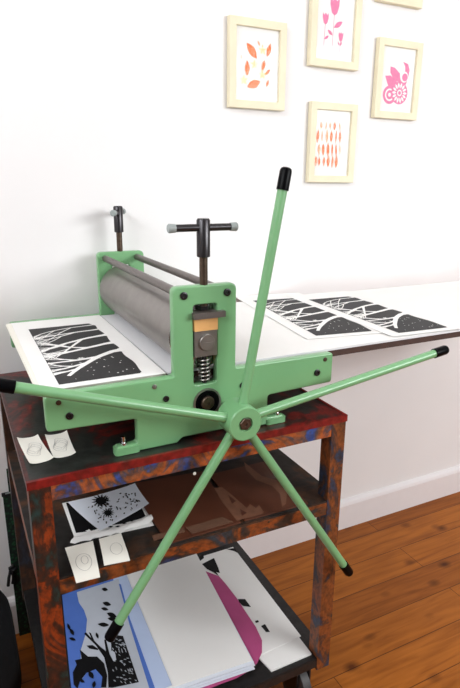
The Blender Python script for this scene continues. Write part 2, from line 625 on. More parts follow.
for y0, y1 in ((NP0, NP1), (FP0, FP1)):
    pl = plate('side_plate', [outl, slot], y0, y1, M['green'], press)
    near = y0 == NP0
    yf = y0 if near else y0
    if near:
        for x, z, r in ((.0778, .0885, .0062), (.2424, .090, .0056), (.3925, .091, .006), (.559, .0915, .0068), (.2784, .2687, .0068), (.3593, .2687, .0068)):
            k = MB().lathe((x, yf + .0002, PZ(z)), (0, -1, 0), [(0, r), (.0022, r), (.0026, r * .9), (.0026, r * .5), (.0009, r * .45), (.0009, 0)], 18)
            k.build('socket_screw', M['dark_steel'], pl)
        for x, z, m in ((.0625, .114, 'brown_steel'), (.2222, .1155, 'steel'), (.577, .1165, 'brown_steel')):
            MB().lathe((x, yf + .001, PZ(z)), (0, -1, 0), [(0, .0046), (.0025, .0042), (.0035, 0)], 14).build('pin', M[m], pl)
        # lower bearing
        k = MB().lathe((.3205, yf + .001, PZ(.070)), (0, -1, 0), [(0, .027), (.003, .027), (.003, .0235), (.0015, .0235)], 36, 0)
        k.build('bearing_ring', M['steel'], pl)
        MB().lathe((.3205, yf + .0005, PZ(.070)), (0, -1, 0), [(0, .0235), (.0018, .0235), (.0025, .020), (.001, .018), (.001, 0)], 36).build('bearing', M['black'], pl)
        MB().lathe((.3205, yf, PZ(.070)), (0, -1, 0), [(0, .0125), (.005, .0125), (.0065, .011), (.0065, .0035), (.004, .003), (.004, 0)], 24).build('shaft_end', M['brown_steel'], pl)
    # foot pads with bolts
    for x0, x1, bx in ((.148, .192, .166), (.445, .489, .474)):
        f = MB().prism(fillet([(x0, y0 - .004), (x1, y0 - .004), (x1, y1), (x0, y1)], .007), Z0 + .001, PZ(.0125)).bevel(.0015, 1)
        ft = f.build('foot', M['green'], press)
        k = MB().lathe((bx, y0 + .008, PZ(.0125)), (0, 0, 1), [(0, .0075), (.002, .0075), (.002, .0062), (.007, .0062), (.007, .0035), (.018, .0035), (.019, 0)], 12)
        k.build('foot_bolt', M['chrome'], ft)
    # bearing block assembly in the slot
    s0, s1 = (y0 - .003, y1) if near else (y0 - .002, y1)
    MB().box(.2965, .3395, s0 + .001, s1, PZ(.158), PZ(.2048)).bevel(.001, 1).build('bearing_block', M['steel'], press)
    MB().box(.2968, .3400, s0 - .001, s1, PZ(.205), PZ(.2275)).bevel(.001, 1).build('wood_block', M['pine_block'], press, label='pale wooden packing block')
    MB().box(.2925, .3515, y0 - .012, y0 - .0004, PZ(.228), PZ(.2385)).box(.2965, .3395, y0 - .001, y1, PZ(.228), PZ(.2385)).bevel(.0012, 1).build('cap_bar', M['rod'], press)
    k = MB().lathe((.3195, s0 + .001, PZ(.183)), (0, -1, 0), [(0, .0145), (.003, .0145), (.0038, .0137), (.0038, 0)], 30)
    k.box(.3195 - .0115, .3195 + .0115, s0 - .0033, s0 - .0024, PZ(.183) - .0012, PZ(.183) + .0012)
    k.build('roller_shaft', M['steel'], press)
    pts = []
    turns, n = 6.5, 130
    yc = (y0 + y1) / 2 - .002
    for i in range(n + 1):
        t = i / n
        pts.append((.3185 + .0095 * math.cos(2 * PI * turns * t), yc + .0095 * math.sin(2 * PI * turns * t), PZ(.109) + .047 * t))
    MB().tube_path(pts, .0017, 7).build('spring', M['steel'], press)
    MB().cyl((.3185, yc, PZ(.106)), (.3185, yc, PZ(.158)), .0045, 14).build('spring_rod', M['dark_steel'], press)
    # pressure screw with its T handle
    ys = (y0 + y1) / 2 - .001
    MB().cyl((.3185, ys, PZ(.2385)), (.3185, ys, PZ(.345)), .0072, 18).build('screw', M['brown_steel'], press)
    MB().cyl((.3185, ys, PZ(.240)), (.3185, ys, PZ(.2475)), .011, 6).build('screw_nut', M['dark_steel'], press)
    th = MB().lathe((.3185, ys, PZ(.331)), (0, 0, 1), [(0, 0), (0, .0105), (.0008, .0115), (.0605, .0115), (.0635, .0095), (.0635, 0)], 26)
    hd = th.build('handle_hub', M['dark_steel'], press)
    if near:
        a, hl = math.radians(-1), .0575
    else:
        a, hl = math.radians(60), .044
    dx, dy = math.cos(a) * hl, math.sin(a) * hl
    zb = PZ(.328) + .0515
    c = Vector((.3185, ys, zb))
    dv = Vector((dx, dy, 0))
    MB().cyl(c - dv, c + dv, .0062, 16).build('handle_bar', M['dark_steel'], hd)
    for sgn in (-1, 1):
        e = c + dv * sgn
        MB().lathe(e - dv.normalized() * sgn * .008, dv * sgn, [(0, .0058), (0, .0070), (.011, .0077), (.0128, .0062), (.0128, 0)], 18).build('handle_cap', M['cap_grey'], hd)
# tie rods, rollers, bed
for x, z in ((.2784, .2687), (.3593, .2687)):
    MB().cyl((x, NP1 - .001, PZ(z)), (x, FP0 + .001, PZ(z)), .0078, 18).build('tie_rod', M['rod'], press)
RC, RR = .1905, .0600
MB().lathe((CX, NP1 + .004, PZ(RC)), (0, 1, 0), [(0, 0), (0, RR - .002), (.002, RR), (.494, RR), (.496, RR - .002), (.496, 0)], 72).build('top_roller', M['roller'], press)
MB().lathe((CX, NP1 + .0006, PZ(RC)), (0, 1, 0), [(0, 0), (0, RR - .002), (.0012, RR + .0006), (.0028, RR + .0006), (.0032, RR - .001), (.0032, 0)], 64).build('roller_rim', M['chrome'], press, label='bright roller end rim')
MB().lathe((CX, NP1 + .004, PZ(.070)), (0, 1, 0), [(0, 0), (0, .043), (.496, .043), (.496, 0)], 48).build('bottom_roller', M['roller'], press)
BT = .1225
MB().box(.046, 1.62, .0555, .545, PZ(BT) - .0125, PZ(BT)).bevel(.0008, 1).build('press_bed', M['bed_board'], press, label='long dark brown board bed')

# wheel
HX, HZ = .3575, PZ(.0521)
wheel = empty('spoke_wheel', Vector((HX, -.03, HZ)) - world_loc(press))
wheel.parent = press
hub = MB().lathe((HX, .004, HZ), (0, -1, 0), [(0, 0), (0, .026), (.006, .0315), (.054, .0315), (.056, .0295), (.056, .0135), (.053, .0130), (.053, 0)], 48)
# an Empty cannot be a part: the hub mesh itself carries the spokes
bpy.data.objects.remove(wheel)
hubo = hub.build('wheel_hub', M['green'], press)
MB().cyl((HX, .0041, HZ), (HX, NP0 + .002, HZ), .0125, 20).build('wheel_shaft', M['steel'], press)
MB().lathe((HX, -.0485, HZ), (0, -1, 0), [(0, 0), (0, .0118), (.003, .0118), (.0042, .0105), (.0042, .004), (.002, .0034), (.002, 0)], 6).build('hub_bolt', M['brown_steel'], hubo)
for ang, L in ((79.6, .431), (7.9, .492), (-56.5, .497), (-124.6, .447), (161.8, .417)):
    a = math.radians(ang)
    d = Vector((math.cos(a), 0, math.sin(a)))
    c = Vector((HX, -.03, HZ))
    sp = MB().lathe(c, d, [(.027, 0), (.027, .0095), (.033, .0087), (.06, .0084), (L - .03, .0084), (L - .03, 0)], 20).build('spoke', M['green'], press)
    MB().lathe(c, d, [(L - .036, .0086), (L - .036, .0102), (L - .006, .0100), (L - .002, .0086), (L, .0054), (L, 0)], 22).build('end_cap', M['black'], sp)

# ---------------------------------------------------------------- papers


def sheet(name, quad, z, th, m, label, cat, group=None, curl=0.0, n=8):
    """a sheet with real thickness; quad = 4 corners (x, y); curl lifts the corners a little"""
    q = [Vector((p[0], p[1], 0)) for p in quad]
    c = sum(q, Vector()) / 4
    bm = bmesh.new()
    top = []
    for j in range(n + 1):
        row = []
        for i in range(n + 1):
            s, t = i / n, j / n
            p = q[0].lerp(q[1], s).lerp(q[3].lerp(q[2], s), t)
            k = curl * ((abs(2 * s - 1) * abs(2 * t - 1)) ** 3)
            row.append((p.x, p.y, z + k))
        top.append(row)
    vt = [[bm.verts.new((x, y, zz + th)) for x, y, zz in r] for r in top]
    vb = [[bm.verts.new(p) for p in r] for r in top]
    for j in range(n):
        for i in range(n):
            bm.faces.new([vt[j][i], vt[j][i + 1], vt[j + 1][i + 1], vt[j + 1][i]])
            bm.faces.new([vb[j][i], vb[j + 1][i], vb[j + 1][i + 1], vb[j][i + 1]])
    for i in range(n):
        bm.faces.new([vb[0][i], vb[0][i + 1], vt[0][i + 1], vt[0][i]])
        bm.faces.new([vb[n][i + 1], vb[n][i], vt[n][i], vt[n][i + 1]])
        bm.faces.new([vb[i + 1][0], vb[i][0], vt[i][0], vt[i + 1][0]])
        bm.faces.new([vb[i][n], vb[i + 1][n], vt[i + 1][n], vt[i][n]])
    bmesh.ops.recalc_face_normals(bm, faces=bm.faces[:])
    me = bpy.data.meshes.new(name)
    bm.to_mesh(me)
    bm.free()
    o = link(name, me, None, (c.x, c.y, z), [m], None, 30)
    return tag(o, label, cat, group)


class Art:
    """flat printed shapes, each layer a hair above the last"""

    def __init__(s, mats):
        s.mb = MB()
        s.mats = mats
        s.k = 0

    def add(s, pts, z, mi, step=True):
        if step:
            s.k += 1
        s.mb.poly([(p[0], p[1], z + .00012 * s.k) for p in pts], mi)

    def build(s, name, parent, mats):
        s.mb.bm.normal_update()
        bmesh.ops.triangulate(s.mb.bm, faces=s.mb.bm.faces[:])
        for f in s.mb.bm.faces:
            f.normal_update()
            if f.normal.z < 0:
                f.normal_flip()
        return s.mb.build(name, mats, parent, smooth=None, recalc=False)


def leafshape(c, L, w, ang, n=7, sharp=1.0):
    a = math.radians(ang)
    ca, sa = math.cos(a), math.sin(a)
    up, dn = [], []
    for i in range(n + 1):
        t = i / n
        x = (t - .5) * L
        y = w / 2 * math.sin(PI * t) ** sharp
        up.append((x, y))
        dn.append((x, -y))
    pts = up + dn[-2:0:-1]
    return [(c[0] + x * ca - y * sa, c[1] + x * sa + y * ca) for x, y in pts]


def strip(p, w):
    """tapered band along a list of points"""
    l, r = [], []
    for i in range(len(p)):
        a = Vector(p[max(i - 1, 0)])
        b_ = Vector(p[min(i + 1, len(p) - 1)])
        d = (b_ - a).normalized()
        nrm = Vector((-d.y, d.x))
        q = Vector(p[i])
        l.append(tuple(q + nrm * w[i] / 2))
        r.append(tuple(q - nrm * w[i] / 2))
    return l, r


def tree_print(seed=3):
    """woodcut of bare trees under a snowy night sky, drawn in a .15 x .395 field:
    x runs along the trunks (roots at x = .15), y across the wood"""
    PW, PL = .150, .395
    rnd = random.Random(seed)
    a = Art(None)
    # black field, its root side wavy
    edge = []
    n = 40
    for i in range(n + 1):
        t = i / n
        x = PW - .003 - .004 * (1 + math.sin(t * 23 + 1)) * .5
        if t > .93:
            x -= .012 * (t - .93) / .07
        if t < .03:
            x -= .0
        edge.append((x, t * PL))
    a.add([(0, 0)] + edge + [(0, PL)], 0, 0)

    def band(p, w):
        l, r = strip(p, w)
        for i in range(len(p) - 1):
            a.mb.poly([(q[0], q[1], .0004 + .00002 * a.k) for q in (l[i], l[i + 1], r[i + 1], r[i])], 1)

    def branch(x, y, ang, w, L, depth, side=0):
        p, ws = [(x, y)], [w]
        n = 8
        bend = rnd.uniform(-.10, .10)
        for i in range(n):
            ang += bend + rnd.uniform(-.07, .07)
            ang = max(-1.0, min(1.0, ang))
            x -= math.cos(ang) * L / n
            y += math.sin(ang) * L / n
            if x < .0012 or y < .0015 or y > PL - .0015:
                p.append((max(x, .0004), min(max(y, .001), PL - .001)))
                ws.append(w * (1 - .5 * (i + 1) / n))
                break
            p.append((x, y))
            ws.append(w * (1 - .5 * (i + 1) / n))
            if depth and i in ((1, 3, 5) if depth > 2 else (2, 4, 6)):
                sg = side or (1 if rnd.random() < .5 else -1)
                branch(x, y, ang + sg * rnd.uniform(.35, .65), ws[-1] * .78, min(L * .8, x * 1.15), depth - 1)
        a.k += .2
        band(p, ws)

    # trunks running off the print at the roots
    for f, w, an, sd in ((.385, .016, -.52, 1), (.535, .013, -.34, 0), (.70, .012, -.12, 0), (.84, .008, -.05, 0), (.955, .006, .0, -1)):
        y0 = f * PL
        band([(PW + .001, y0), (PW - .010, y0 - .001), (PW - .024, y0 - .004)], [w * 2.0, w * 1.15, w * .95])
        branch(PW - .022, y0 - .0038, an, w * .92, .155, 3, sd)
    # rounded upper corner of the dark hill, snow flakes
    a.mb.poly([(q[0], q[1], .00055) for q in ((PW + .001, -.0005), (PW + .001, .0), (PW + .001, .022), (PW - .004, .010), (PW - .012, -.0005))], 1)
    for i in range(26):
        x, y, s_ = rnd.uniform(.03, PW - .015), rnd.uniform(.012, .115), rnd.uniform(.0009, .0019)
        a.mb.poly([(x + s_ * math.cos(k * PI / 3), y + s_ * math.sin(k * PI / 3), .0006) for k in range(6)], 1)
    bx, by = .062, .128
    for da in (0, 50, 110):
        a.mb.poly([(q[0], q[1], .0006) for q in leafshape((bx, by), .016, .005, da)], 1)
    return a


def place_print(sh_name, center, ang, z, label, first=None, group=None, paper=(.212, .492), off=(0, -.03)):
    """paper plus its printed picture, the centre of the picture at `center`"""
    pw, pl = paper
    ca, sa = math.cos(ang), math.sin(ang)

    def tr(x, y):
        return (center[0] + x * ca - y * sa, center[1] + x * sa + y * ca)
    quad = [tr(-pw / 2 + off[0], -pl / 2 - off[1]), tr(pw / 2 + off[0], -pl / 2 - off[1]), tr(pw / 2 + off[0], pl / 2 - off[1]), tr(-pw / 2 + off[0], pl / 2 - off[1])]
    o = sheet(sh_name, quad, z, .0006, M['paper'], label, 'print', group)
    a = tree_print()
    a.mb.bm.normal_update()
    bmesh.ops.triangulate(a.mb.bm, faces=a.mb.bm.faces[:])
    for v in a.mb.bm.verts:
        x, y = tr(v.co.x - .075, v.co.y - .1975)
        v.co = (x, y, z + .0009 + v.co.z * .6)
    for f in a.mb.bm.faces:
        f.normal_update()
        if f.normal.z < 0:
            f.normal_flip()
    a.mb.build('printed_picture', [M['ink'], M['paper']], o, smooth=None, recalc=False)
    return o


ZB = PZ(BT)
# pale felt through the rollers, then the sheets on the left half
sheet('felt_blanket', [(.2575, .0565), (1.60, .0565), (1.60, .544), (.2575, .544)], ZB + .0003, .0038, M['grey_sheet'],
      'pale grey felt blanket lying flat on the press bed beneath the steel roller', 'felt')
gl = 'spare sheets beneath the left print'
for i, (dx, dy, ra) in enumerate(((.004, -.003, .003), (.001, .001, -.004), (-.002, -.002, .002), (.002, .001, -.002), (.0, -.001, .002))):
    q = [(.036 + dx, .060 + dy), (.249 + dx, .054 + dy), (.2505 + dx + ra, .538), (.036 + dx - ra, .546)]
    if i == 0:
        pass
    sheet('paper_sheet', [(max(x, .03), min(max(y, .0500), .547)) for x, y in q], ZB + .0004 + .00105 * i, .0010, M['cream_paper'],
          'blank white sheet stacked beneath the left tree print on the press', 'paper', gl)
place_print('tree_print', (.1475, .2665), math.radians(-.3), ZB + .0060, 'black and white tree print on top of the paper stack left of the roller', paper=(.209, .492))
# large white sheet and the two prints on the right half
sheet('paper_sheet', [(.385, .0575), (1.02, .0590), (1.02, .544), (.385, .544)], ZB + .0043, .0007, M['paper'],
      'large blank white sheet covering the press bed right of the roller', 'paper')
sheet('paper_sheet', [(.985, .0600), (1.60, .0575), (1.60, .544), (.995, .544)], ZB + .0053, .0007, M['paper'],
      'plain white blank sheet at the right end of the press bed', 'paper')
place_print('tree_print', (.7375, .330), math.radians(-8.0), ZB + .0062, 'black and white tree print on bed right of roller, nearer the upright spoke')
place_print('tree_print', (.9030, .275), math.radians(-3.6), ZB + .0074, 'black and white tree print farthest right on the press bed')

# two pencil scraps on the bench top
for q, lab in ((((17, 439), (38, 436), (54, 459), (30, 465)), 'torn white paper scrap with pencil sketch at left on bench top'),
               (((45, 436), (67, 432), (76, 454), (54, 459)), 'torn white paper scrap with pencil sketch nearer the press foot')):
    p = [U(u, v, 'z', H + .002) for u, v in q]
    o = sheet('paper_scrap', [(w.x, w.y) for w in p], H + .0012, .0005, M['cream_paper'], lab, 'scrap', curl=.004)
    c = sum(p, Vector()) / 4
    k = MB()
    for s_ in range(3):
        pts = [c + Vector((.012 * math.cos(t) * (1 - .22 * s_) + .003 * math.sin(3 * t + s_), .028 * math.sin(t) * (1 - .25 * s_), .0008)) for t in [i * 2 * PI / 16 for i in range(17)]]
        l, r = strip([(q_.x, q_.y) for q_ in pts], [.0007] * 17)
        for i in range(16):
            k.poly([(e[0], e[1], H + .0022) for e in (l[i], l[i + 1], r[i + 1], r[i])])
    k.build('pencil_sketch', M['pencil'], o, smooth=None)

# ------------------------------------------------------- middle shelf


def px(poly, z):
    return [(w.x, w.y) for w in (U(u, v, 'z', z) for u, v in poly)]


zz = Z1
# brown linoleum plates
gr = 'linoleum plates on the middle shelf'
q = [(.2276, .243), (.394, .226), (.383, .0105), (.232, .0095)]
sheet('linoleum_plate', q, zz + .0006, .0032, M['lino'], 'smooth reddish brown linoleum plate left of the carved one on middle shelf', 'linoleum', gr)
q = [(.404, .205), (.548, .205), (.541, .010), (.394, .012)]
o = sheet('linoleum_plate', q, zz + .0006, .0032, M['lino'], 'carved brown linoleum plate with pale cut areas on middle shelf', 'linoleum', gr)
a = Art(None)
zt = zz + .0039
a.add(px(((214, 488), (222, 487), (232, 495), (241, 503), (247, 508), (250, 504), (256, 508), (259, 505), (264, 512), (262, 514), (243, 519), (237, 521), (222, 502)), zt), zt, 0)
a.add(px(((244, 462), (254, 470), (262, 476), (276, 480), (284, 486), (287, 492), (286, 504), (282, 507), (280, 494), (272, 486), (256, 480), (246, 470)), zt), zt, 0)
a.add(px(((228, 495), (236, 501), (232, 504)), zt), zt, 1)
a.add(px(((240, 509), (247, 513), (242, 516)), zt), zt, 1)
a.build('cut_pattern', o, [M['lino_cut'], M['lino_dark']])
sheet('card_strip', px(((152, 538), (183, 530), (185, 534), (154, 543)), zz), zz + .0045, .0008, M['card'], 'brown card strip at front corner of smooth linoleum plate', 'card')
sheet('card_strip', px(((186, 530), (222, 519), (233, 524), (192, 536)), zz), zz + .0045, .0008, M['card'], 'brown card strip lying across shelf front below linoleum plates', 'card')
# black inked sheet with white margins
q = px(((62, 502), (134, 486), (154, 524), (76, 541)), zz + .004)
o = sheet('ink_print', q, zz + .0006, .0006, M['paper'], 'solid black print with narrow white margins on middle shelf', 'print')
a = Art(None)
zt = zz + .0013
a.add(px(((66, 503), (132, 488), (146, 517), (121, 524), (104, 526), (92, 531), (76, 533)), zt), zt, 0)
pp = px(((89, 529), (91, 531), (94, 530), (92, 533), (90, 535), (88.5, 532), (85, 531), (88, 530)), zt)
a.add(pp, zt, 1)
for u, v in ((110, 527), (125, 524), (131, 521), (98, 532), (118, 527)):
    a.add(px(((u - 3, v), (u, v - 1.2), (u + 3, v - .5), (u + 1, v + .8)), zt), zt, 0)
a.build('printed_black', o, [M['black_sheet'], M['paper']])
# speckled proof on top
q = px(((68, 503), (135, 484), (149, 504), (100, 531)), zz + .006)
o = sheet('speckled_print', q, zz + .0046, .0006, M['blue_white'], 'pale sheet printed with scattered black specks on the black print', 'print', curl=.003)
a = Art(None)
zt = zz + .0055
rnd = random.Random(8)
for cx, cy, r in ((101, 501, 10), (108, 513, 7)):
    for k in range(13):
        an = k * 2 * PI / 13
        a.mb.poly([(w[0], w[1], zt + .0003) for w in px([(cx + x_, cy + y_ * .72) for x_, y_ in ((0, -1.2), (r * math.cos(an - .12) * .7, r * math.sin(an - .12) * .7), (r * math.cos(an), r * math.sin(an)), (r * math.cos(an + .16) * .6, r * math.sin(an + .16) * .6))], zt)], 0)
    a.mb.poly([(w[0], w[1], zt + .0004) for w in px([(cx + r * .55 * math.cos(t * PI / 5), cy + r * .4 * math.sin(t * PI / 5)) for t in range(10)], zt)], 0)
for k in range(70):
    s_, t_ = rnd.uniform(.1, .92), rnd.uniform(.12, .9)
    c_ = Vector((68, 503)).lerp(Vector((135, 484)), s_).lerp(Vector((100, 531)).lerp(Vector((149, 504)), s_), t_)
    if t_ < .25 and s_ < .4:
        continue
    a.mb.poly([(w[0], w[1], zt + .0003) for w in px(leafshape(c_, rnd.uniform(1.6, 3.2), rnd.uniform(.9, 1.5), rnd.uniform(0, 180), 4), zt)], 0)
a.build('printed_specks', o, [M['black_sheet']])
# crumpled white strip and two tags hanging over the shelf edge
mb = MB()
rnd = random.Random(5)
base = px(((70, 543), (96, 537), (124, 531), (153, 519)), zz + .006)
far = px(((74, 536), (97, 531), (120, 526), (151, 513)), zz + .006)
N = 16
rows = []
for i in range(N + 1):
    t = i / N * 3
    k = min(int(t), 2)
    f = t - k
    p0 = Vector(base[k]).lerp(Vector(base[k + 1]), f)
    p1 = Vector(far[k]).lerp(Vector(far[k + 1]), f)
    row = []
    for j in range(5):
        p = p0.lerp(p1, j / 4)
        hgt = .0048 + .0022 * math.sin(PI * j / 4) + rnd.uniform(-.0012, .0012)
        row.append(Vector((p.x + rnd.uniform(-.001, .001), p.y + rnd.uniform(-.003, .003) * (1.6 if j in (0, 4) else .5), zz + hgt)))
    rows.append(row)
for dz, flip in ((0, 0), (-.0008, 1)):
    vs = [[mb.bm.verts.new(p + Vector((0, 0, dz))) for p in r] for r in rows]
    for i in range(N):
        for j in range(4):
            qd = [vs[i][j], vs[i + 1][j], vs[i + 1][j + 1], vs[i][j + 1]]
            mb.bm.faces.new(qd if not flip else qd[::-1])
o = mb.build('torn_paper', M['paper'], None, (base[1][0], base[1][1], zz + .005), smooth=60, recalc=False)
tag(o, 'crumpled torn white paper strip along front of black print', 'scrap')


def shelf_tag(q, label, face):
    p = [U(u, v, 'z', zz + .006) for u, v in q]
    pts = [(p[0].x, p[0].y, zz + .0125), (p[1].x, p[1].y, zz + .0125)]
    n = 8
    mb = MB()
    L, R_ = [], []
    for i in range(n + 1):
        t = i / n
        a_ = p[0].lerp(p[3], t)
        b_ = p[1].lerp(p[2], t)
        h = zz + .0085 - .0035 * t - .004 * max(0, t - .75) / .25
        L.append(Vector((a_.x, a_.y, h)))
        R_.append(Vector((b_.x, b_.y, h)))
    for dz, fl in ((.0, 0), (-.0006, 1)):
        va = [mb.bm.verts.new(x + Vector((0, 0, dz))) for x in L]
        vb = [mb.bm.verts.new(x + Vector((0, 0, dz))) for x in R_]
        for i in range(n):
            qd = [va[i + 1], vb[i + 1], vb[i], va[i]]
            mb.bm.faces.new(qd if not fl else qd[::-1])
    c = sum(L + R_, Vector()) / (2 * n + 2)
    o = mb.build('paper_tag', M['cream_paper'], None, c, smooth=60, recalc=False)
    tag(o, label, 'scrap')
    k = MB()

    def on(s, t):
        i = min(int(t * n), n - 1)
        f = t * n - i
        return L[i].lerp(L[i + 1], f).lerp(R_[i].lerp(R_[i + 1], f), s) + Vector((0, 0, .0006))
    for rr in face:
        pts = [(.5 + rr[0] * math.cos(w) + rr[2], rr[3] + rr[1] * math.sin(w)) for w in [i * 2 * PI / 20 for i in range(21)]]
        for (s0, t0), (s1, t1) in zip(pts, pts[1:]):
            A, B = on(s0, t0), on(s1, t1)
            dd = (B - A)
            nn = dd.cross(Vector((0, 0, 1))).normalized() * .0004
            k.poly([A + nn, B + nn, B - nn, A - nn])
    k.build('pencil_sketch', M['pencil'], o, smooth=None)
    return o


shelf_tag(((65, 549), (93, 542), (100, 574.5), (76, 580.5)), 'left pencil-sketched white paper tag hanging over middle shelf front', ((.30, .24, 0, .55), (.13, .12, .05, .5)))
shelf_tag(((99, 540), (121, 534), (130, 558), (104, 563)), 'right pencil-sketched white paper tag hanging over middle shelf front', ((.24, .22, .1, .55),))

# ------------------------------------------------------- bottom shelf
z = Z2 + .0006
# white sheets with black marks, right
qr = px(((203, 556), (234, 547), (309, 646), (262, 661)), Z2 + .012)
qr = [(.40, .440), (.588, .440), (.583, .020), (.455, .030)]
sheet('cream_board', [(.40, .43), (.584, .43), (.578, .017), (.47, .017)], z, .004, M['paper'], 'thick white sheet showing at lower right corner of bottom shelf pile', 'paper')
o = sheet('marked_print', [(.38, .447), (.590, .447), (.584, .070), (.38, .060)], z + .0046, .0008, M['paper'], 'white sheet with black leaf marks at right on bottom shelf', 'print', curl=.0)
zt = z + .0062
for mk in (((202, 564), (214, 558), (218, 567), (220, 573), (216, 572), (219, 576), (213, 572), (207, 569)),
           ((238, 599), (245, 599), (251, 607), (243, 606), (239, 602)), ((261, 626), (265, 624), (270, 632), (266, 632)),
           ((255, 621), (258, 620), (259, 622), (256, 623)), ((226, 549), (235, 548), (238, 553), (234, 551)), ((197, 559), (203, 554), (204, 558), (200, 561))):
    MB().poly([(x, y, zt) for x, y in px(mk, zt)]).build('printed_leaf', M['black_sheet'], o, smooth=None)
# magenta sheet with a rounded end
out = px(((190, 565), (203, 570), (219, 576), (226, 584), (236, 597), (246, 612), (256, 627), (262, 640), (262, 652), (257, 663), (248, 671), (236, 678), (222, 683), (205, 690), (180, 695), (160, 640)), z + .009)
mb = MB().prism(out, z + .0075, z + .0083)
c = Vector((sum(x for x, y in out) / len(out), sum(y for x, y in out) / len(out), z + .0075))
o = mb.build('magenta_sheet', M['pink_ink'], None, c, smooth=30)
tag(o, 'magenta pink sheet with a rounded end beneath the white paper pile', 'paper')
# white stack
gs = 'sheets of the white pile on the bottom shelf'
for i in range(6):
    j = i * .0004
    dx = (.0, .004, -.002, .003, .0, -.001)[i]
    dy = (.0, .006, .002, .010, .004, .012)[i]
    q = [(.205 + dx, .452), (.470 + dx * .3, .446), (.436 + dx, .032 + dy), (.205 + dx, .048 + dy)]
    top = i == 5
    sheet('paper_sheet', q, z + .0095 + .0026 * i, .0014, M['blue_white'] if i < 5 else M['paper'],
          'topmost sheet of the white paper pile on bottom shelf' if top else 'white sheet showing its edge in the pile on bottom shelf', 'paper', gs)
# blue tree print, left
sheet('paper_sheet', [(.225, .455), (.262, .455), (.250, .060), (.215, .060)], z + .0262, .0008, M['pale_blue'], 'pale blue sheet edge between blue tree print and white pile', 'paper')
zt0 = z + .027
qb = px(((62, 595), (119, 575), (160, 688), (74, 716)), zt0)
o = sheet('tree_poster', qb, zt0 - .0010, .0008, M['blue_ink'], 'blue and white print of a black tree at left on bottom shelf', 'print')
mbs = MB().prism([(Vector(qb[0]) + Vector((.004, -.004))).to_tuple(), (Vector(qb[1]) + Vector((-.02, -.004))).to_tuple(), (Vector(qb[2]) + Vector((-.03, .004))).to_tuple(), (Vector(qb[3]) + Vector((.004, .004))).to_tuple()], z, zt0 - .0012)
c = sum((Vector((x, y, 0)) for x, y in qb), Vector()) / 4
ob = mbs.build('paper_ream', M['blue_white'], None, (c.x, c.y, z), smooth=None)
tag(ob, 'thick block of paper beneath the blue tree print', 'paper')
a = Art(None)
zt = zt0 + .0
T = lambda pts: px([(50 + u / 3.286, 560 + v / 3.286) for u, v in pts], zt)
a.add(T(((88, 106), (225, 62), (260, 195), (350, 440), (110, 470), (100, 300), (118, 240), (122, 195), (112, 165), (95, 140))), zt, 1)
a.add(T(((226, 78), (233, 80), (262, 190), (352, 440), (332, 440), (262, 215), (240, 130))), zt, 0)
a.add(T(((200, 245), (240, 250), (292, 402), (205, 420))), zt, 2)
a.add(T(((192, 420), (190, 370), (178, 320), (150, 280), (112, 243), (118, 238), (135, 256), (128, 238), (134, 240), (146, 266), (165, 285), (184, 300), (178, 262), (184, 262), (196, 310), (212, 340), (205, 420))), zt, 2)
a.add(T(((120, 282), (140, 280), (158, 292), (158, 297), (130, 292))), zt, 2)
a.add(T(((78, 410), (75, 370), (88, 345), (82, 330), (104, 325), (98, 295), (125, 318), (155, 318), (178, 340), (188, 380), (185, 420), (160, 420), (150, 375), (120, 372), (98, 400), (90, 425))), zt, 2)
a.add(T(((120, 372), (150, 360), (172, 385), (165, 440), (95, 440), (100, 400))), zt, 0)
for (u, v, L, w, g) in ((187, 145, 30, 14, 15), (180, 162, 26, 11, 12), (203, 182, 36, 16, 22), (206, 195, 34, 14, 5), (176, 214, 38, 14, 5), (180, 98, 22, 12, 10), (155, 250, 22, 9, 70), (62, 222, 26, 9, 70), (72, 238, 26, 12, 60), (74, 262, 24, 10, 20), (196, 250, 26, 8, 80)):
    a.add(T(leafshape((u, v), L, w, g)), zt, 2)
for (u, v, L, w, g) in ((135, 380, 30, 16, 60), (105, 400, 22, 11, 30), (145, 412, 24, 12, 100)):
    a.add(T(leafshape((u, v), L, w, g)), zt, 2)
rnd = random.Random(2)
for k in range(70):
    s_, t_ = rnd.random(), rnd.random()
    u = 206 + s_ * 32 + t_ * (s_ * 50)
    v = 256 + t_ * 150
    a.mb.poly([(w[0], w[1], zt + .0022) for w in T(leafshape((u, v), 10, 2.6, 35 + 30 * math.sin(v * .11)))], 1)
a.add(T(((205, 300), (215, 312), (218, 332), (208, 335), (200, 318), (196, 305))), zt, 1)
a.build('printed_tree', o, [M['blue_ink'], M['grey_ink'], M['black_sheet']])

# ------------------------------------------------------- picture frames
IN = .020


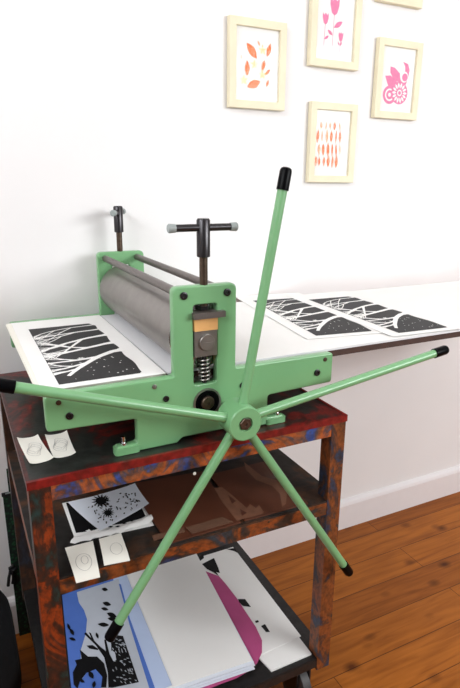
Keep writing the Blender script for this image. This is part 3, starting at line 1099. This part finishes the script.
def frame(x0, x1, z0, z1, label, draw=None):
    o = empty('picture_frame', ((x0 + x1) / 2, YW, (z0 + z1) / 2), label, 'picture', 'pale wood frames on the white wall')
    ya, yb = YW - .0175, YW - .001
    mb = MB()
    out = [(x0, z0), (x1, z0), (x1, z1), (x0, z1)]
    inn = [(x0 + IN, z0 + IN), (x1 - IN, z0 + IN), (x1 - IN, z1 - IN), (x0 + IN, z1 - IN)]
    prof = lambda o_, i_: [(o_, yb), (o_, ya + .001), (o_ + (i_ - o_) * .06, ya), (o_ + (i_ - o_) * .94, ya), (i_, ya + .001), (i_, yb)]
    rings = []
    for k in range(4):
        O, I = Vector(out[k]), Vector(inn[k])
        rings.append([mb.bm.verts.new((O.lerp(I, t).x, y, O.lerp(I, t).y)) for t, y in ((0, yb), (0, ya + .001), (.06, ya), (.93, ya), (1, ya + .001), (1, yb))])
    for k in range(4):
        r0, r1 = rings[k], rings[(k + 1) % 4]
        for i in range(6):
            mb.bm.faces.new([r0[i], r0[(i + 1) % 6], r1[(i + 1) % 6], r1[i]])
    mb.build('moulding', M['frame_wood'], o, smooth=None)
    yp = ya + .008
    pic = MB().box(x0 + IN - .003, x1 - IN + .003, yp, yp + .003, z0 + IN - .003, z1 - IN + .003).build('picture_sheet', M['paper'], o, smooth=None)
    MB().box(x0 + IN + .0001, x1 - IN - .0001, ya + .004, ya + .0055, z0 + IN + .0001, z1 - IN - .0001).build('glass_pane', M['glass'], o, smooth=None)
    if draw:
        mb = MB()
        cnt = [0]
        w = x1 - x0 - 2 * IN
        h = z1 - z0 - 2 * IN

        def add(pts, mi):        # pts in metres from the lower left of the opening
            cnt[0] += 1
            mb.poly([(x0 + IN + p[0], yp - .0002 - .00004 * cnt[0], z0 + IN + p[1]) for p in pts], mi)
        draw(add, w, h)
        mb.bm.normal_update()
        bmesh.ops.triangulate(mb.bm, faces=mb.bm.faces[:])
        mb.build('printed_picture', [M['orange'], M['peach'], M['yellow'], M['rose'], M['paper']], pic, smooth=None, recalc=False)
    return o


def d_leaves(add, w, h):
    def P(u, v):
        x = (u - 80) / 308
        return (x * w, (1 - (v - 30 - .1 * (u - 80)) / 545) * h)
    k = w / 308
    for u, v, L, wd, an, m in ((195, 212, 112, 50, -48, 0), (315, 205, 84, 32, 72, 0), (242, 155, 34, 14, -60, 1), (163, 340, 92, 38, 90, 0), (278, 320, 72, 30, 78, 0),
                               (310, 370, 54, 20, 45, 0), (212, 460, 104, 50, 22, 0), (310, 455, 50, 20, 72, 0), (122, 258, 24, 12, 80, 1), (335, 265, 20, 8, 60, 1)):
        add(leafshape(P(u, v), L * k, wd * k, an), m)
    for u, v in ((270, 205), (213, 312), (270, 388), (140, 430)):
        for j in range(5):
            a_ = 20 + j * 72
            c_ = P(u, v)
            add(leafshape((c_[0] + 16 * k * math.cos(math.radians(a_)), c_[1] + 16 * k * math.sin(math.radians(a_))), 32 * k, 9 * k, a_), 2)


def d_rows(add, w, h):
    def P(u, v):
        return ((u - 100) / 255 * w, (1 - (v - 122) / 446) * h)
    k = w / 255
    rnd = random.Random(3)
    rows = ((225, 54, (143, 178, 208, 240, 278)), (297, 80, (122, 152, 188, 220, 254, 284)), (388, 78, (135, 165, 200, 231, 260, 288)), (468, 70, (115, 140, 174, 206, 237, 266)))
    for v, L, us in rows:
        for i, u in enumerate(us):
            add(leafshape(P(u, v), L * k * rnd.uniform(.8, 1.1), rnd.uniform(13, 25) * k, 90 + rnd.uniform(-4, 4)), rnd.choice((0, 0, 0, 1)))


def d_tulips(add, w, h):
    def P(u, v):
        return ((u - 75) / 335 * w, (560 - v) / 9.2 / 378)
    k = w / 335

    def tulip(u, v, wd, hh, base):
        c = [(-.5, .1), (-.48, .5), (-.22, .32), (0, .52), (.22, .32), (.5, .5), (.48, .05), (.3, -.35), (0, -.5), (-.3, -.35)]
        o_ = P(u, v)
        add([(o_[0] + x * wd * k, o_[1] + y * hh * k * 1.02) for x, y in c], 3)
        p0, p1 = P(u - 6, base), o_
        add([(p0[0] - .0007, p0[1]), (p0[0] + .0007, p0[1]), (p1[0] + .0007, p1[1]), (p1[0] - .0007, p1[1])], 3)
    tulip(230, 90, 80, 112, 462)
    tulip(155, 205, 52, 74, 460)
    tulip(297, 343, 42, 62, 500)
    for u, v, L, wd, an in ((268, 240, 88, 34, 32), (200, 318, 58, 22, -35), (170, 365, 46, 18, 35), (280, 405, 36, 10, -58), (302, 402, 36, 10, 62)):
        add(leafshape(P(u, v), L * k, wd * k, an), 3)


def d_bloom(add, w, h):
    def P(u, v):
        return ((u - 105) / 280 * w, (530 - v) / 8.36 / 372)
    k = w / 280
    add([P(*p) for p in ((280, 85), (325, 100), (342, 150), (335, 220), (320, 280), (262, 260), (270, 195), (305, 160), (300, 120))], 3)
    add([P(*p) for p in ((178, 138), (215, 145), (262, 190), (270, 260), (220, 260), (180, 190))], 3)
    add([P(*p) for p in ((140, 222), (185, 215), (240, 260), (240, 320), (180, 325), (160, 280))], 3)
    circ = lambda u, v, r, n=24: [(P(u, v)[0] + r * k * math.cos(2 * PI * i / n), P(u, v)[1] + r * k * math.sin(2 * PI * i / n)) for i in range(n)]
    add(circ(188, 382, 56), 3)
    add(circ(188, 382, 38), 4)
    add(circ(188, 382, 28), 3)
    add(circ(188, 382, 12), 4)
    add(circ(300, 215, 34), 4)
    add(circ(306, 218, 24), 3)
    add(circ(270, 358, 70), 3)
    for j in range(14):
        a_ = j * 360 / 14
        c_ = P(270, 358)
        add(leafshape((c_[0] + 46 * k * math.cos(math.radians(a_)), c_[1] + 46 * k * math.sin(math.radians(a_))), 36 * k, 15 * k, a_), 4)
    add(circ(270, 358, 20), 4)
    add(circ(270, 358, 12), 3)


frame(.6423, .8140, 1.4335, 1.6508, 'framed print of orange leaves and yellow stars, leftmost on the wall', d_leaves)
frame(.8905, 1.0600, 1.5563, 1.7740, 'framed print of three pink tulips, upper middle on the wall', d_tulips)
frame(1.1315, 1.3015, 1.4338, 1.6532, 'framed print of a big pink flower, rightmost on the wall', d_bloom)
frame(.9035, 1.0683, 1.2431, 1.4648, 'framed print of rows of small orange leaves, lowest on the wall', d_rows)
frame(1.1139, 1.2824, 1.7444, 1.9620, 'pale wood frame cut off at top edge above the pink flower print')

# ------------------------------------------------------- left of the bench
pf = MB().box(-.0165, .33, .585, .591, 0, .447).build('art_portfolio', M['marbled'], None, (.15, .588, 0), smooth=None)
tag(pf, 'dark green marbled art portfolio standing behind bench beside its left leg', 'portfolio')
MB().box(-.019, .332, .5842, .5918, .447, .455).build('edge_binding', M['ribbon'], pf, smooth=None, label='black edge binding')
MB().box(-.010, .30, .5825, .5840, .4535, .4575).build('grey_piping', M['cap_grey'], pf, smooth=None)
rb = MB()
for pts in ([(-.013, .582, .235), (-.020, .578, .226), (-.026, .577, .205), (-.030, .578, .180)], [(-.013, .582, .235), (-.016, .577, .222), (-.015, .576, .20), (-.018, .577, .185)],
            [(-.022, .580, .232), (-.012, .576, .240), (-.005, .578, .230), (-.014, .576, .224), (-.022, .580, .232)]):
    rb.tube_path(pts, .0042, 8)
rb.build('ribbon_tie', M['ribbon'], pf, smooth=60)
pf2 = MB().box(-.0005, .32, .5935, .5965, 0, .519).build('portfolio_board', M['marbled'], None, (.15, .595, 0), smooth=None)
tag(pf2, 'taller dark green board standing behind the marbled portfolio', 'portfolio')

# black bag
bm = bmesh.new()
bmesh.ops.create_uvsphere(bm, u_segments=48, v_segments=28, radius=1)
for v in bm.verts:
    x, y, zc = v.co
    e = .62
    f = lambda t, e=e: math.copysign(abs(t) ** e, t)
    X, Y, Zz = f(x) * .15, f(y) * .12, f(zc)
    hgt = (Zz + 1) / 2
    X *= 1 - .12 * hgt ** 2
    Y *= 1 - .35 * hgt ** 2
    nz = noise.noise(Vector((x * 2.3, y * 2.3, zc * 2.6))) * .012
    v.co = (-.178 + X * (1 + nz * 4), .36 + Y * (1 + nz * 4), .001 + hgt * .385 + nz * hgt)
me = bpy.data.meshes.new('cloth_bag')
bm.to_mesh(me)
bm.free()
o = link('cloth_bag', me, None, (-.178, .36, 0), [M['bag']], None, 180)
tag(o, 'black rounded cloth bag standing on floor left of the bench', 'bag')

# ----------------------------------------------------------------- light
w = bpy.data.worlds.new('daylight')
S.world = w
w.use_nodes = True
bg = w.node_tree.nodes['Background']
bg.inputs['Color'].default_value = (.93, .965, 1, 1)
bg.inputs['Strength'].default_value = 2


def area(name, loc, target, sx, sy, power, color=(1, 1, 1)):
    l = bpy.data.lights.new(name, 'AREA')
    l.shape = 'RECTANGLE'
    l.size = sx
    l.size_y = sy
    l.energy = power
    l.color = color
    o = bpy.data.objects.new(name, l)
    COL.objects.link(o)
    o.location = loc
    o.rotation_euler = (Vector(target) - Vector(loc)).to_track_quat('-Z', 'Y').to_euler()
    return o


area('window_daylight', (WX - .02, (wy0 + wy1) / 2, (wz0 + wz1) / 2), (.7, .2, 1.0), 1.75, .7, 24, (.93, .965, 1))

area('street_daylight', ((FX0 + FX1) / 2, FY + .02, (FZ0 + FZ1) / 2), (.7, .5, .9), 1.85, .9, 54, (.965, .985, 1))

vs = S.view_settings
S.display_settings.display_device = 'sRGB'
vs.view_transform = 'Standard'
vs.look = 'None'
vs.gamma = 1
vs.use_curve_mapping = False
vs.exposure = .43
